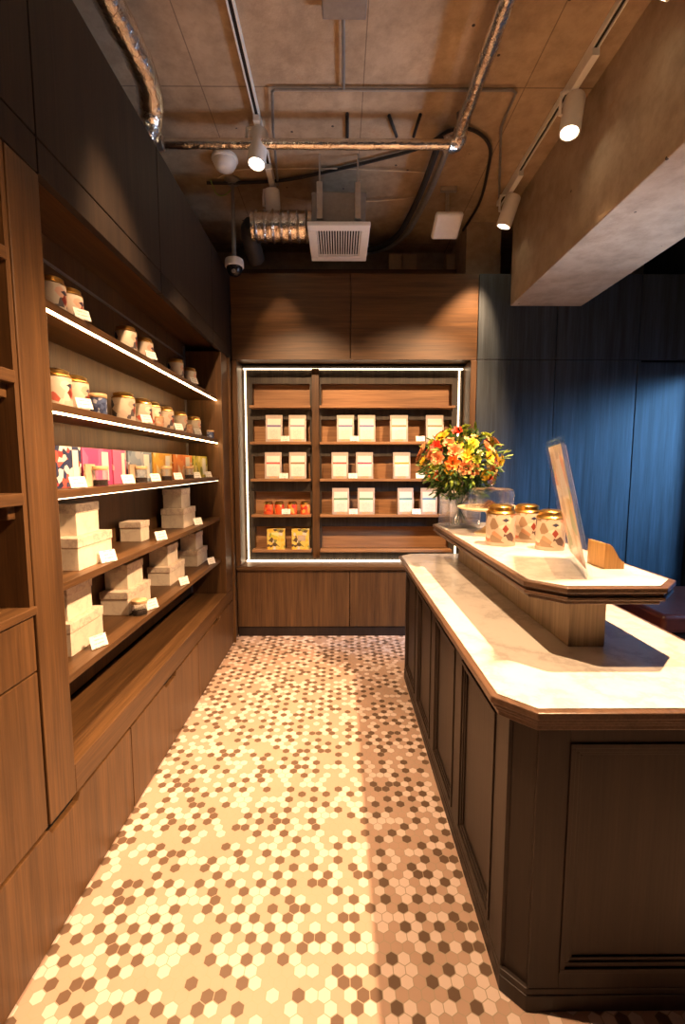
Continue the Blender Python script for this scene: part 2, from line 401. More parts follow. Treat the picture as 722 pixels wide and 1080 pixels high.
# back panelling: fascia over the display cabinet, flush panels to the right
OX0, OX1, OZ0, OZ1 = -.86, 1.10, .634, 2.385
panels('wall_back', 'walnut_x', [(-.90, .09, D, D+.03, OZ1, 3.08, 'y'), (.09, 1.15, D, D+.03, OZ1, 3.08, 'y')])
struct('wall_back', box(B(), -.90, 1.15, D+.031, D+.32, OZ1+.02, 3.06), 'walnut_x')
bl = []
RX = [1.15, 1.81, 2.50, XR]
for i in range(3):
    bl.append((RX[i], RX[i+1], D, D+.03, 2.39, 3.08, 'y'))
    if i < 2: bl.append((RX[i], RX[i+1], D, D+.03, .10, 2.39, 'y'))
panels('wall_back', 'ink_blue_wood', bl)
struct('wall_back', box(B(), 1.15, XR, D+.031, D+.32, 0, 3.06), 'dark_gap')
struct('baseboard_back', box(B(), 1.15, XR, D-.005, D+.03, 0, .10), 'flat_black', bevel=.003)
d1 = struct('door_1', box(B(), 2.53, XR-.01, D+.005, D+.03, .11, 2.37), 'ink_blue_wood', bevel=.004)
bm = B(); box(bm, 2.503, 2.527, D-.004, D+.03, .10, 2.385)
struct('trim_4', bm, 'ink_blue_wood', bevel=.002)

# ------------------------------------------------------------------ back display cabinet
FY = 4.13
cab = thing('display_cabinet', 'large recessed walnut display cabinet with glowing edge strip on the back wall', 'display cabinet', (0, D, 0))
def cp(name, bm, mat, par=None, bevel=0):
    for v in bm.verts: v.co.y -= D
    return obj(name, bm, mat, par or cab, bevel=bevel)
cp('side_frame', box(B(), -.90, OX0, D, FY+.02, OZ0, OZ1), 'walnut_z', bevel=.003)
cp('side_frame', box(B(), OX1, 1.15, D, FY+.02, OZ0, OZ1), 'walnut_z', bevel=.003)
cp('sill', box(B(), -.90, 1.15, D-.02, FY+.1, OZ0-.035, OZ0), 'walnut_x', bevel=.004)
bm = B(); box(bm, -.895, .085, D+.0, D+.04, .09, OZ0-.04); box(bm, .091, 1.15, D, D+.04, .09, OZ0-.04)
cp('base_panel', bm, 'walnut_z', bevel=.003)
cp('toe_kick', box(B(), -.895, 1.15, D+.012, D+.05, 0, .088), 'counter_wood')
# facade with niches
bays = [(-.775, -.265), (-.165, 1.0)]
ledges = [2.03, 1.716, 1.391, 1.073, .755]
def facade():
    bm = B()
    xs = [OX0, bays[0][0], bays[0][1], bays[1][0], bays[1][1], OX1]
    for i in (0, 4): box(bm, xs[i], xs[i+1], FY, FY+.02, OZ0, OZ1)
    box(bm, xs[2], xs[3], FY, FY+.02, OZ0, OZ1)
    for x0, x1 in bays:
        z = OZ1
        for l in ledges:
            top = l+.20
            box(bm, x0, x1, FY, FY+.02, top, z); z = l
        box(bm, x0, x1, FY, FY+.02, OZ0, z)
    return bm
cp('front_board', facade(), 'smoked_z')
bm = B()
for x0, x1 in bays:
    for l in ledges:
        box(bm, x0-.01, x1+.01, FY+.08, FY+.09, l-.01, l+.21)
cp('back_panel', bm, 'lit_oak_x')
bm = B()
for x0, x1 in bays:
    for l in ledges:
        box(bm, x0-.01, x0, FY+.02, FY+.08, l, l+.20); box(bm, x1, x1+.01, FY+.02, FY+.08, l, l+.20); box(bm, x0-.01, x1+.01, FY+.02, FY+.08, l+.20, l+.21)
cp('niche_lining', bm, 'walnut_y')
cp('divider', box(B(), -.245, -.18, FY-.035, FY, OZ0+.03, OZ1-.03), 'walnut_z', bevel=.003)
for x0, x1 in bays:
    for l in ledges:
        cp('shelf', box(B(), x0-.01, x1+.01, FY-.10, FY+.08, l-.022, l), 'lit_oak_x', bevel=.002)
T = .011
for nm, bb in (('top', (OX0+.01, OX1-.01, FY-.012, FY-.002, OZ1-.035, OZ1-.035+T)), ('b', (OX0+.01, OX1-.01, FY-.03, FY-.004, OZ0+.001, OZ0+.011)),
               ('l', (OX0+.02, OX0+.02+T, FY-.012, FY-.002, OZ0+.02, OZ1-.035)), ('r', (OX1-.035-T, OX1-.035, FY-.012, FY-.002, OZ0+.02, OZ1-.035))):
    cp('light_strip', box(B(), *bb), 'strip_cool')

# ------------------------------------------------------------------ left shelving
XB, XS, XF = -1.18, -.94, -.90
Y0, Y1 = 1.46, 3.56
sh = thing('display_shelving', 'tall built-in walnut shelving with five shelves and glowing shelf edges, left of the aisle', 'shelving', (XF, Y0, 0))
def sp_(name, bm, mat, par=None, bevel=0):
    off = Vector((XF, Y0, 0))
    for v in bm.verts: v.co -= off
    return obj(name, bm, mat, par or sh, bevel=bevel)
sp_('back_panel', box(B(), XB-.02, XB, 1.32, Y1+.04, .5, 2.42), 'walnut_z')
sp_('side_panel', box(B(), XB, XF-.002, Y1, 3.742, .491, 2.369), 'walnut_z', bevel=.002)
sp_('side_panel', box(B(), XB, XF-.03, Y0-.02, Y0, .50, 2.369), 'walnut_z', bevel=.002)
sp_('pilaster', box(B(), XF-.03, XF, 1.32, Y0, .388, 2.368), 'walnut_z', bevel=.003)
sp_('metal_channel', box(B(), XB, XB+.012, Y1-.02, Y1-.004, .5, 2.40), 'grey_metal')
sp_('metal_channel', box(B(), XB, XB+.010, Y0+.01, Y1-.02, 2.31, 2.32), 'grey_metal')
shz = {1: 2.035, 2: 1.71, 3: 1.420, 4: 1.105, 5: .775}
for k, z in shz.items():
    s = sp_('shelf', box(B(), XB, XS, Y0, Y1, z-.028, z), 'walnut_y', bevel=.002)
    if k <= 3:
        sp_('light_strip', box(B(), XS-.012, XS-.003, Y0+.005, Y1-.005, z-(.034 if k < 3 else .031), z-.0282), 'strip_glow' if k < 3 else 'strip_cool', s)
sp_('bench_ledge', box(B(), XB, XF, Y0, 3.742, .388, .49), 'walnut_y', bevel=.003)
lc = thing('low_cabinet', 'low run of walnut push drawers along the floor under the left shelving', 'cabinet', (XF, .92, 0))
def lp(name, bm, mat, bevel=0):
    off = Vector((XF, .92, 0))
    for v in bm.verts: v.co -= off
    return obj(name, bm, mat, lc, bevel=bevel)
lp('carcass', box(B(), XL+.05, XF-.025, -1.5, 3.74, .0, .380), 'flat_black')
ys = [-.95, 0.0, .925, 1.865, 2.80, 3.72]
for i in range(5):
    a, c = ys[i]+.003, ys[i+1]-.003; mY = (a+c)/2; x0, x1 = XF-.022, XF
    prof = [(a, .012), (c, .012), (c, .378), (mY+.085, .378), (mY+.07, .356), (mY-.07, .356), (mY-.085, .378), (a, .378)]
    bm = B(); Mx = Matrix(((0, 0, 1, 0), (1, 0, 0, 0), (0, 1, 0, 0), (0, 0, 0, 1)))
    prism(bm, prof, x0, x1, Mx)
    lp('drawer', bm, 'walnut_z', bevel=.0015)
# near bay
nb = thing('bookcase', 'nearer walnut bookcase bay with empty shelves at the left edge of the frame', 'bookcase', (XF, 0, 0))
def np_(name, bm, mat, bevel=0):
    for v in bm.verts: v.co.x -= XF
    return obj(name, bm, mat, nb, bevel=bevel)
np_('side_panel', box(B(), XB-.12, XF-.004, 1.30, 1.318, 1.09, 2.368), 'walnut_z')
np_('back_panel', box(B(), XB-.14, XB-.12, .1, 1.318, .39, 2.37), 'walnut_z')
for z in (2.09, 1.765, 1.425): np_('shelf', box(B(), XB-.12, -.898, .1, 1.30, z-.035, z), 'walnut_y', bevel=.003)
for z in (2.055, 1.73, 1.39):
    np_('bracket', box(B(), XB-.12, -.925, 1.268, 1.298, z-.04, z), 'walnut_y', bevel=.003)
np_('cabinet_top', box(B(), XB-.12, XF+.006, .1, 1.318, 1.065, 1.09), 'walnut_y', bevel=.003)
np_('drawer', box(B(), XF-.024, XF-.002, .6, 1.31, .895, 1.06), 'walnut_z', bevel=.002)
np_('door', box(B(), XF-.024, XF-.002, .6, 1.31, .39, .889), 'walnut_z', bevel=.002)

# ------------------------------------------------------------------ sales counter
ct = thing('sales_counter', 'dark panelled sales counter with white marble top and raised marble tier', 'counter', (.86, 2.15, 0))
def kp(name, bm, mat, par=None, bevel=0, smooth=False):
    off = Vector((.86, 2.15, 0))
    for v in bm.verts: v.co -= off
    return obj(name, bm, mat, par or ct, bevel=bevel, smooth=smooth)
bx0, bx1, by0, by1, ch = .472, 1.19, 1.125, 3.15, .045
kp('body', prism(B(), chamf(bx0, bx1, by0, by1, ch), .0, .83), 'counter_wood')
kp('base_moulding', prism(prism(B(), chamf(bx0, bx1, by0, by1, ch, -.015), 0, .05), chamf(bx0, bx1, by0, by1, ch, -.013), .05, .07), 'counter_wood', bevel=.003)
def frame_x(x, y0, y1, z0, z1):   # stepped picture-frame moulding on a face looking to -X
    bm = B()
    for d, p in ((0, .016), (.014, .010), (.024, .005)):
        wd = .013
        box(bm, x-p, x, y0+d, y1-d, z1-d-wd, z1-d); box(bm, x-p, x, y0+d, y1-d, z0+d, z0+d+wd)
        box(bm, x-p, x, y0+d, y0+d+wd, z0+d+wd, z1-d-wd); box(bm, x-p, x, y1-d-wd, y1-d, z0+d+wd, z1-d-wd)
    return bm
# stiles and rails on the aisle side
bm = B(); x = bx0
pan = [(1.27, 1.64), (1.74, 2.11), (2.21, 2.58), (2.68, 3.05)]
ed = [by0+ch] + [v for p in pan for v in p] + [by1-ch]
for i in range(0, len(ed), 2): box(bm, x-.012, x, ed[i], ed[i+1], .07, .83)
for a, c in pan: box(bm, x-.012, x, a, c, .07, .105); box(bm, x-.012, x, a, c, .78, .83)
kp('face_frame', bm, 'counter_wood', bevel=.0015)
for a, c in pan: kp('panel', frame_x(x-.001, a, c, .105, .78), 'counter_wood', bevel=.0015)
bm = frame_x(0, 0, .49, .12, .785)
for v in bm.verts: v.co = Vector((v.co.y+.60, v.co.x+by0-.001, v.co.z))
kp('panel', bm, 'counter_wood', bevel=.0015)
bm = B(); y = by0
box(bm, bx0+ch, .60, y-.012, y, .07, .83); box(bm, 1.09, bx1-ch, y-.012, y, .07, .83); box(bm, .60, 1.09, y-.012, y, .07, .12); box(bm, .60, 1.09, y-.012, y, .785, .83)
kp('face_frame', bm, 'counter_wood', bevel=.0015)
# countertop: stepped cornice, wood edge, marble
tx0, tx1, ty0, ty1, tc = .408, 1.235, 1.082, 3.19, .09
top = kp('countertop', prism(B(), chamf(tx0, tx1, ty0, ty1, tc, .02), .862, .886), 'white_marble')
bm = B()
for d, z0, z1 in ((0, .864, .8835), (.010, .850, .864), (.019, .838, .850), (.026, .822, .838)): prism(bm, chamf(tx0, tx1, ty0, ty1, tc, d), z0, z1)
kp('edge_moulding', bm, 'counter_trim', top, bevel=.003)
kp('plinth', box(B(), .781, .905, 1.50, 2.95, .886, 1.078), 'plinth_oak', bevel=.002)
ux0, ux1, uy0, uy1, uc = .592, 1.085, 1.337, 2.97, .095
ZU = 1.137
up = kp('raised_shelf', prism(B(), chamf(ux0, ux1, uy0, uy1, uc, .02), 1.109, ZU), 'white_marble')
bm = B()
for d, z0, z1 in ((0, 1.117, 1.1345), (.010, 1.105, 1.117), (.004, 1.093, 1.105), (.020, 1.078, 1.093)): prism(bm, chamf(ux0, ux1, uy0, uy1, uc, d), z0, z1)
kp('edge_moulding', bm, 'counter_trim', up, bevel=.003)

# ------------------------------------------------------------------ bench with leather cushion, right rear
bn = thing('bench', 'black low bench with a dark red leather seat behind the counter', 'bench', (2.2, 3.3, 0))
obj('base', box(B(), -.62, .70, -.20, .55, .02, .36), 'flat_black', bn, bevel=.01)
obj('seat_cushion', box(B(), -.02, .72, -.33, .45, .37, .50), 'leather', bn, bevel=.03, smooth=True)
obj('rail', box(B(), -.04, .70, -.30, .3, .335, .368), 'black_plastic', bn, bevel=.004)
for x in (0.0, .62): obj('leg', box(B(), x, x+.04, -.29, -.25, 0, .335), 'black_plastic', bn, bevel=.003)

# ------------------------------------------------------------------ lights on tracks
RZ = ZC
for X, y1, lab in ((-.49, 3.62, 'white ceiling track on the left above the shelving aisle'), (1.27, 3.95-.12, 'white ceiling track on the right beside the concrete beam')):
    tr = thing('lighting_track', lab, 'track', (X, 0, RZ))
    bm = B(); box(bm, -.018, -.010, YF+.1, y1, -.036, -.0005); box(bm, .010, .018, YF+.1, y1, -.036, -.0005); box(bm, -.010, .010, YF+.1, y1, -.012, -.0005)
    obj('rail', bm, 'white_paint', tr, bevel=.001)
    obj('end_cap', box(B(), -.019, .019, y1, y1+.012, -.037, -.0005), 'white_paint', tr)
    obj('groove', box(B(), -.0099, .0099, YF+.1, y1, -.024, -.0125), 'flat_black', tr)
def spot(X, Y, target, label, energy, ang=62, blend=.5, ayo=.22):
    t = thing('track_spotlight', label, 'spotlight', (X, Y, RZ-.037), 0, 'white cylinder spotlights on the ceiling tracks')
    obj('adapter', box(B(), -.019, .019, -ayo, .04, -.036, -.0005), 'white_paint', t, bevel=.002)
    piv = Vector((0, 0, -.155))
    d = (Vector(target)-(Vector((X, Y, RZ-.037))+piv)).normalized()
    q = d.to_track_quat('-Z', 'Y').to_matrix().to_4x4(); q.translation = piv
    prof = [(.048, .105), (.053, .10), (.055, .09), (.055, -.10), (.052, -.106), (.046, -.106), (.044, -.085)]
    obj('lamp_head', lathe(B(), prof, 28, q, cap=False), 'white_paint', t, smooth=True)
    cap = lathe(B(), [(.001, .106), (.048, .105)], 28, q, cap=False)
    h = t.children[-1]
    obj('rear_cap', cap, 'white_paint', h)
    obj('lens', lathe(B(), [(.044, -.085), (.001, -.084)], 28, q, cap=False), 'lamp_glow', h)
    bm = B(); tube(bm, [(0, 0, -.036), (-.065, 0, -.045), (-.068, 0, -.10), (-.068, 0, -.155), (-.055, 0, -.155)], .009, 8)
    obj('arm', bm, 'white_paint', t, smooth=True)
    l = bpy.data.lights.new('spot_lamp', 'SPOT'); l.energy = energy; l.color = WARM; l.spot_size = math.radians(ang); l.spot_blend = blend; l.shadow_soft_size = .028
    lo = bpy.data.objects.new('spot_lamp', l); C.objects.link(lo); lo.parent = t
    lo.location = piv+d*.10; lo.rotation_euler = d.to_track_quat('-Z', 'Y').to_euler()
    return t
E = SPOT_E
spot(-.49, 2.95, (-.72, 2.3, .3), 'nearer white spotlight on the left ceiling track, lens glowing', E*.5, 44, ayo=.05)
spot(-.49, 3.56, (-.42, 4.05, 1.2), 'farther white spotlight at the end of the left track', E*.9, 48, .7)
spot(1.27, 2.68, (.80, 2.25, .9), 'white spotlight on the right track with glowing lens, nearer the camera', E*.3, 60)
spot(1.27, 3.62, (.70, 4.05, 1.4), 'farther white spotlight at the end of the right track beside the beam', E*.7, 50, .7)
spot(1.27, 1.62, (.05, 1.35, 0), 'white spotlight on the right track over the counter front', E*2.7, 84)
spot(1.27, .55, (-1.0, .95, 1.3), 'white spotlight on the right track aimed at the near bookcase', E*1.0, 44, .7)
spot(1.27, 1.90, (.45, 4.1, 1.4), 'white spotlight on the right track aimed at the back cabinet', E*1.3, 46, .6)
spot(-.49, 1.29, (.42, 1.75, .3), 'white spotlight on the left track aimed at the counter side', E*1.5, 74, .8)
spot(-.49, 1.85, (-.25, 4.1, 1.4), 'white spotlight on the left track aimed at the back cabinet', E*1.0, 46, .6)
spot(-.49, 1.57, (-.95, 2.5, .75), 'white spotlight on the left track aimed at the shelves', E*.9, 44, .7)

# ------------------------------------------------------------------ ceiling services
fd = obj('insulated_duct', tube(B(), smooth_pts([(-.93, -1.5, 3.32), (-.915, .8, 3.33), (-.90, 1.5, 3.31), (-.91, 1.95, 3.33), (-.90, 2.28, 3.31), (-.93, 2.44, 3.27), (-.98, 2.50, 3.17)], 8), .06, 14, .05), 'foil', smooth=True)
tag(fd, 'crumpled foil-wrapped duct at the top left above the wall panelling', 'duct')
a, c = at(173, 159, Z=3.42), at(481, 152, Z=3.42)
hp = obj('insulated_pipe', tube(B(), [(a.x, 2.93, 3.42), (c.x, 2.93, 3.42)], .028, 12, .05, seg=.05), 'foil', smooth=True)
tag(hp, 'foil-wrapped pipe running straight across the ceiling', 'pipe')
XP = c.x+.005
pp = obj('insulated_pipe', tube(B(), [(XP, 2.90, 3.45), (XP, -1.4, 3.45)], .036, 12, .05, seg=.06), 'foil', smooth=True)
tag(pp, 'foil-wrapped pipe running from the ceiling elbow towards the camera', 'pipe')
el = obj('pipe_elbow', tube(B(), smooth_pts([(XP-.06, 2.93, 3.42), (XP-.01, 2.945, 3.43), (XP+.01, 2.92, 3.445), (XP+.003, 2.86, 3.45)], 4), .042, 12, .08), 'foil', smooth=True)
tag(el, 'crumpled foil elbow where the two ceiling pipes meet', 'pipe elbow')
bm = tube(B(), [(XP, 2.93, 3.45), (XP, 2.93, 3.6)], .005, 6)
tag(obj('threaded_rod', bm, 'grey_metal'), 'thin rod holding the foil pipe elbow to the ceiling', 'rod')
cpx = tube(B(), [(a.x-.01, 2.93, 3.42), (a.x+.02, 2.93, 3.42)], .04, 12); tag(obj('pipe_flange', cpx, 'steel', smooth=True), 'round metal flange at the left end of the foil pipe', 'flange')
for i, (dx, lab) in enumerate(((-.035, 'dark conduit left of a pair running to the back ceiling'), (.03, 'dark conduit right of a pair running to the back ceiling'))):
    P = smooth_pts([(XP-.05+dx, 3.0, 3.50), (XP-.07+dx, 3.5, 3.50), (XP-.12+dx, 3.95, 3.50), (XP-.17+dx, 4.15, 3.49), (XP-.30+dx, 4.3, 3.46), (XP-.5, 4.36+dx, 3.44)], 5)
    tag(obj('conduit', tube(B(), P, .022, 8), 'grey_metal' if i else 'black_rubber', smooth=True), lab, 'conduit')
def cable(pts, r, mat, label, name='cable'):
    return tag(obj(name, tube(B(), smooth_pts(pts, 6), r, 7), mat, smooth=True), label, 'cable')
Zc = 3.575
def cz(x, y, z=Zc):
    p = at(x, y, Z=z); return (p.x, p.y, p.z)
cable([cz(x, y) for x, y in ((218, 193), (250, 193), (300, 190), (345, 181), (400, 168), (445, 155), (476, 137), (500, 138), (516, 154), (514, 180), (505, 215), (488, 243))], .011, 'black_rubber', 'thick black cable looping across the back ceiling')
cable([cz(x, y) for x, y in ((230, 188), (248, 180), (300, 178), (360, 178), (450, 182))], .004, 'card_stock', 'thin pale cable running straight across the back ceiling')
cable([cz(x, y) for x, y in ((300, 208), (340, 213), (400, 212), (445, 207))], .004, 'card_stock', 'thin pale cable sagging over the exhaust fan')
cable([cz(x, y, 3.55) for x, y in ((222, 190), (228, 204), (236, 206), (244, 200))], .004, 'leaf_light', 'short green earth wire looping beside the camera pole')
def conduit(pts, r, label, mat='grey_metal'):
    return tag(obj('conduit', tube(B(), pts, r, 8), mat, smooth=True), label, 'conduit')
conduit([cz(293, 195), cz(288, 140), cz(287, 97), cz(290, 94.5), cz(430, 95), cz(540, 95), cz(544, 98), cz(528, 134), cz(526, 208)], .008, 'thin steel conduit making three sides of a rectangle on the ceiling')
conduit([cz(362, 2), cz(362, 94)], .008, 'thin straight conduit running forward from the middle of the ceiling')
for i, (x0, y0, x1, y1, w_) in enumerate(((366, 120, 366, 146, 'left'), (410, 122, 418, 144, 'middle'), (443, 121, 436, 144, 'right'))):
    tag(obj('anchor_stub', tube(B(), [cz(x0, y0, 3.59), cz(x1, y1, 3.59)], .010, 8), 'black_rubber', smooth=True), w_+' one of three short dark stubs on the ceiling above the foil pipe', 'stub')
p = at(363, 2, Z=3.57)
tag(obj('junction_box', box(B(), -.10, .10, -.13, .05, -.03, .03), 'grey_metal', loc=(p.x, p.y, 3.57), bevel=.004), 'grey metal junction box at the top edge of the ceiling', 'junction box')
# smoke alarm
t = thing('smoke_alarm', 'round white smoke alarm on the ceiling behind the foil pipe', 'smoke alarm', (at(237, 172, Z=3.56).x, at(237, 172, Z=3.56).y, ZC))
obj('base', lathe(B(), [(.085, -.001), (.09, -.02), (.085, -.03)], 28), 'white_paint', t, smooth=True)
obj('dome', lathe(B(), [(.078, -.03), (.076, -.05), (.062, -.075), (.035, -.09), (.005, -.094)], 28), 'white_paint', t, smooth=True)
# cctv camera
p = at(245, 190, Z=3.6)
t = thing('security_camera', 'dome security camera on a grey pole hanging from the ceiling', 'security camera', (p.x, p.y, ZC))
obj('ceiling_plate', lathe(B(), [(.06, -.001), (.06, -.012), (.03, -.03)], 20), 'grey_metal', t, smooth=True)
obj('pole', tube(B(), [(0, 0, -.02), (0, 0, -.30)], .012, 10), 'grey_metal', t, smooth=True)
obj('pole', tube(B(), [(0, 0, -.28), (0, 0, -.55)], .016, 10), 'grey_metal', t, smooth=True)
obj('housing', lathe(B(), [(.035, -.545), (.066, -.56), (.07, -.575), (.07, -.61), (.064, -.615)], 28), 'white_paint', t, smooth=True)
hs = obj('dome', lathe(B(), [(.060, -.612), (.058, -.63), (.045, -.66), (.022, -.675), (.004, -.678)], 28), 'black_plastic', t, smooth=True)
obj('lens', lathe(B(), [(.014, 0), (.014, .02), (.004, .022)], 14, Matrix.Translation((.005, -.042, -.655)) @ Matrix.Rotation(math.radians(115), 4, 'X')), 'grey_metal', hs, smooth=True)
# exhaust fan
t = thing('exhaust_fan', 'ceiling exhaust fan with white slatted grille and grey housing', 'exhaust fan', (-.005, 3.52, 3.13))
obj('housing', box(B(), -.185, .185, -.21, .25, .02, .235), 'grey_metal', t, bevel=.004)
bm = B(); a_, b_ = .215, .27
box(bm, -a_, a_, -b_, -b_+.075, -.012, .018); box(bm, -a_, a_, b_-.075, b_, -.012, .018); box(bm, -a_, -a_+.06, -b_+.075, b_-.075, -.012, .018); box(bm, a_-.06, a_, -b_+.075, b_-.075, -.012, .018)
obj('grille_frame', bm, 'white_paint', t, bevel=.006)
bm = B()
for i in range(17):
    x = -.148+i*.0185; box(bm, x-.0035, x+.0035, -.194, .194, -.006, .010)
obj('grille_slats', bm, 'white_paint', t)
obj('grille_backing', box(B(), -.155, .155, -.195, .195, .0105, .0135), 'black_plastic', t)
for x in (-.13, .13):
    obj('hanger', box(B(), x-.02, x+.02, -.235, -.212, .05, .29), 'steel', t, bevel=.003)
    obj('rod', tube(B(), [(x, -.222, .29), (x, -.222, .469)], .006, 8), 'steel', t)
# round duct to the fan
bm = B(); P = [(-.20, 3.52, 3.255)] + [(-.24-.03*i, 3.52, 3.255) for i in range(15)]
lathe(bm, [(.10 + (.012 if i % 5 == 4 else 0), .012*i) for i in range(38)], 24, Matrix.Translation((-.192, 3.52, 3.245)) @ Matrix.Rotation(-PI/2, 4, 'Y'))
tag(obj('round_duct', bm, 'foil', smooth=True), 'round foil duct joining the left side of the exhaust fan', 'duct')
bm = tube(B(), smooth_pts([(-.632, 3.52, 3.245), (-.655, 3.55, 3.235), (-.668, 3.63, 3.19), (-.66, 3.78, 3.13)], 6), .07, 16, .04)
tag(obj('flexible_duct', bm, 'black_rubber', smooth=True), 'dark flexible duct end curving down left of the foil duct', 'duct')
# wifi / heater box
p = at(471, 238, Z=3.34)
t = thing('access_point', 'small white rounded box on a ceiling bracket at the back', 'access point', (p.x, p.y, 3.34))
ob = obj('cover', box(B(), -.105, .105, -.11, .11, -.022, .022), 'white_paint', t, bevel=.02, smooth=True); ob.rotation_euler = (-.42, 0, 0)
obj('bracket', box(B(), -.012, .012, -.012, .012, .0, .259), 'steel', t)
obj('mounting_plate', box(B(), -.06, .06, -.05, -.02, .225, .259), 'steel', t, bevel=.002)
# cartons / blocks above the back panelling
for x0, x1, lab in ((410, 423.5, 'pale timber block above the back panelling, left of the pair'), (424.5, 439, 'pale timber block above the back panelling, right of the pair'), (471, 487, 'single pale timber block above the back panelling below the white box')):
    a, c = at(x0, 268, Y=4.55), at(x1, 283, Y=4.55)
    tag(obj('timber_block', box(B(), 0, c.x-a.x, 0, .12, 0, a.z-c.z+.12), 'card_stock', loc=(a.x, 4.55, c.z-.12), bevel=.003), lab, 'block')
struct('trim_5', box(B(), -1.2, 1.10, 4.48, 4.71, 3.0, at(400, 284, Y=4.48).z-.0), 'walnut_x')

# ------------------------------------------------------------------ tea tins
def make_tin(r, h, body, label, name='tea_tin', cat='tea tin', loc=(0, 0, 0), group=None):
    t = thing(name, label, cat, loc, 0, group)
    obj('body', lathe(B(), [(r*.97, 0), (r, .004), (r, h*.75), (r*.97, h*.78)], 32), body, t, smooth=True)
    k = h
    obj('lid', lathe(B(), [(r*1.0, k*.775), (r*1.01, k*.80), (r*.93, k*.835), (r*.84, k*.85), (r*.87, k*.862), (r*.87, k*.935), (r*.80, k*.955), (r*.60, k*.985), (r*.2, k)], 32), 'gold', t, smooth=True)
    return t
tins_c = 'cream tea tins with gold lids on the raised counter'
t0 = make_tin(.066, .19, 'tin_cream', 'cream tea tin with gold lid on the counter tier, leftmost of three', loc=(.75, 2.10, ZU), group=tins_c)
dup(t0, (.912, 2.20, ZU), .15, 'cream tea tin with gold lid standing behind the other two', tins_c, (.95, .95, .97))
dup(t0, (.93, 1.985, ZU), -.1, 'cream tea tin with gold lid touching the clear acrylic stand', tins_c, (.92, .92, .93))

# price card on clear foot
def make_card(label, loc, rz=0, group=None, w_=.06, h_=.042):
    t = thing('price_card', label, 'price card', loc, rz, group)
    obj('stand', prism(B(), [(-.012, 0), (.014, 0), (.004, .030), (.001, .030)], -w_/2+.006, w_/2-.006, Matrix(((0, 0, 1, 0), (1, 0, 0, 0), (0, 1, 0, 0), (0, 0, 0, 1)))), 'acrylic', t)
    bm = B(); box(bm, -w_/2, w_/2, -.0008, .0008, 0, h_)
    o = obj('card', bm, 'card_print', t); o.location = (0, -.0165, .004); o.rotation_euler = (-.38, 0, 0)
    return t
RZX = PI/2      # rotate so that a thing's front (-Y) looks to +X (the aisle)
# ---- left shelves: tins
SH1, SH2 = shz[1], shz[2]
g1 = 'tea tins on the top left shelf'; g2 = 'tea tins on the second left shelf'
def shelf_xy(px, pyref, X): p = at(px, pyref, X=X); return p.y
# x centres in the photo and radii in metres
tin_a = make_tin(.048, .130, 'tin_shelf', 'decorated tea tin with gold lid on top left shelf, nearest, beside the pilaster', loc=(-1.02, shelf_xy(54, 315, -1.02), SH1), group=g1)
tin_b = None
rows1 = [(75, 'decorated tea tin on top left shelf, second from the pilaster'), (133, 'decorated tea tin on top left shelf, nearer of the middle pair'),
         (151, 'decorated tea tin on top left shelf, farther of the middle pair'), (184, 'decorated tea tin on top left shelf, nearer of the far pair'),
         (198, 'decorated tea tin on top left shelf, farthest, next to the end panel')]
for px_, lab in rows1:
    dup(tin_a, (-1.02, shelf_xy(px_, 360, -1.02), SH1), random.uniform(-.2, .2), lab, g1)
tin_b = make_tin(.050, .138, 'tin_shelf_b', 'tall tea tin with dark green mark on second left shelf, beside the pilaster', loc=(-1.02, shelf_xy(59, 405, -1.02), SH2), group=g2)
rows2 = [(79, tin_a, 'large decorated tea tin on second left shelf, just before the small blue jar'), (130, tin_a, 'wide decorated tea tin on second left shelf, just past the small blue jar'),
         (149, tin_b, 'tea tin on second left shelf half hidden behind a white price card'), (159, tin_b, 'tea tin on second left shelf, third past the blue jar'),
         (173, tin_a, 'tea tin on second left shelf behind a small peach sample jar'), (188, tin_a, 'tea tin on second left shelf, next after the one behind the peach jar'),
         (203, tin_a, 'farthest gold-lidded tea tin on the second left shelf')]
for px_, src, lab in rows2:
    dup(src, (-1.02, shelf_xy(px_, 425, -1.02), SH2), random.uniform(-.2, .2), lab, g2, (1.06,)*3 if src is tin_a else None)
# sample jars
def make_jar(body, label, loc, r=.032, h=.075, name='sample_jar', group=None, fill=True):
    t = thing(name, label, 'jar', loc, 0, group)
    obj('body', lathe(B(), [(r*.95, 0), (r, .003), (r, h*.78), (r*.9, h*.8)], 24), body, t, smooth=True)
    if fill: obj('contents', lathe(B(), [(r*.88, .004), (r*.9, .006), (r*.9, h*.32)], 20), 'dark_tea', t, smooth=True)
    obj('lid', lathe(B(), [(r*1.02, h*.80), (r*1.05, h*.82), (r*1.05, h*.97), (r*1.0, h)], 24), 'cork_lid', t, smooth=True)
    return t
gj = 'small sample jars on the left shelves'
make_jar('jar_blue', 'small blue patterned jar with pale lid on the second left shelf', (-.99, shelf_xy(103, 425, -.99), SH2), .034, .085, group=gj, fill=False)
make_jar('jar_peach', 'small peach sample jar on second left shelf, nearer of two', (-.962, shelf_xy(168, 445, -.962), SH2), .022, .055, group=gj, fill=False)
make_jar('jar_peach', 'small peach sample jar in front of the farthest tin on the second left shelf', (-.962, shelf_xy(199, 452, -.962), SH2), .022, .055, group=gj, fill=False)
make_jar('jar_blue', 'tiny grey jar at the far end of the second left shelf', (-.98, 3.50, SH2), .026, .062, group=gj, fill=False)
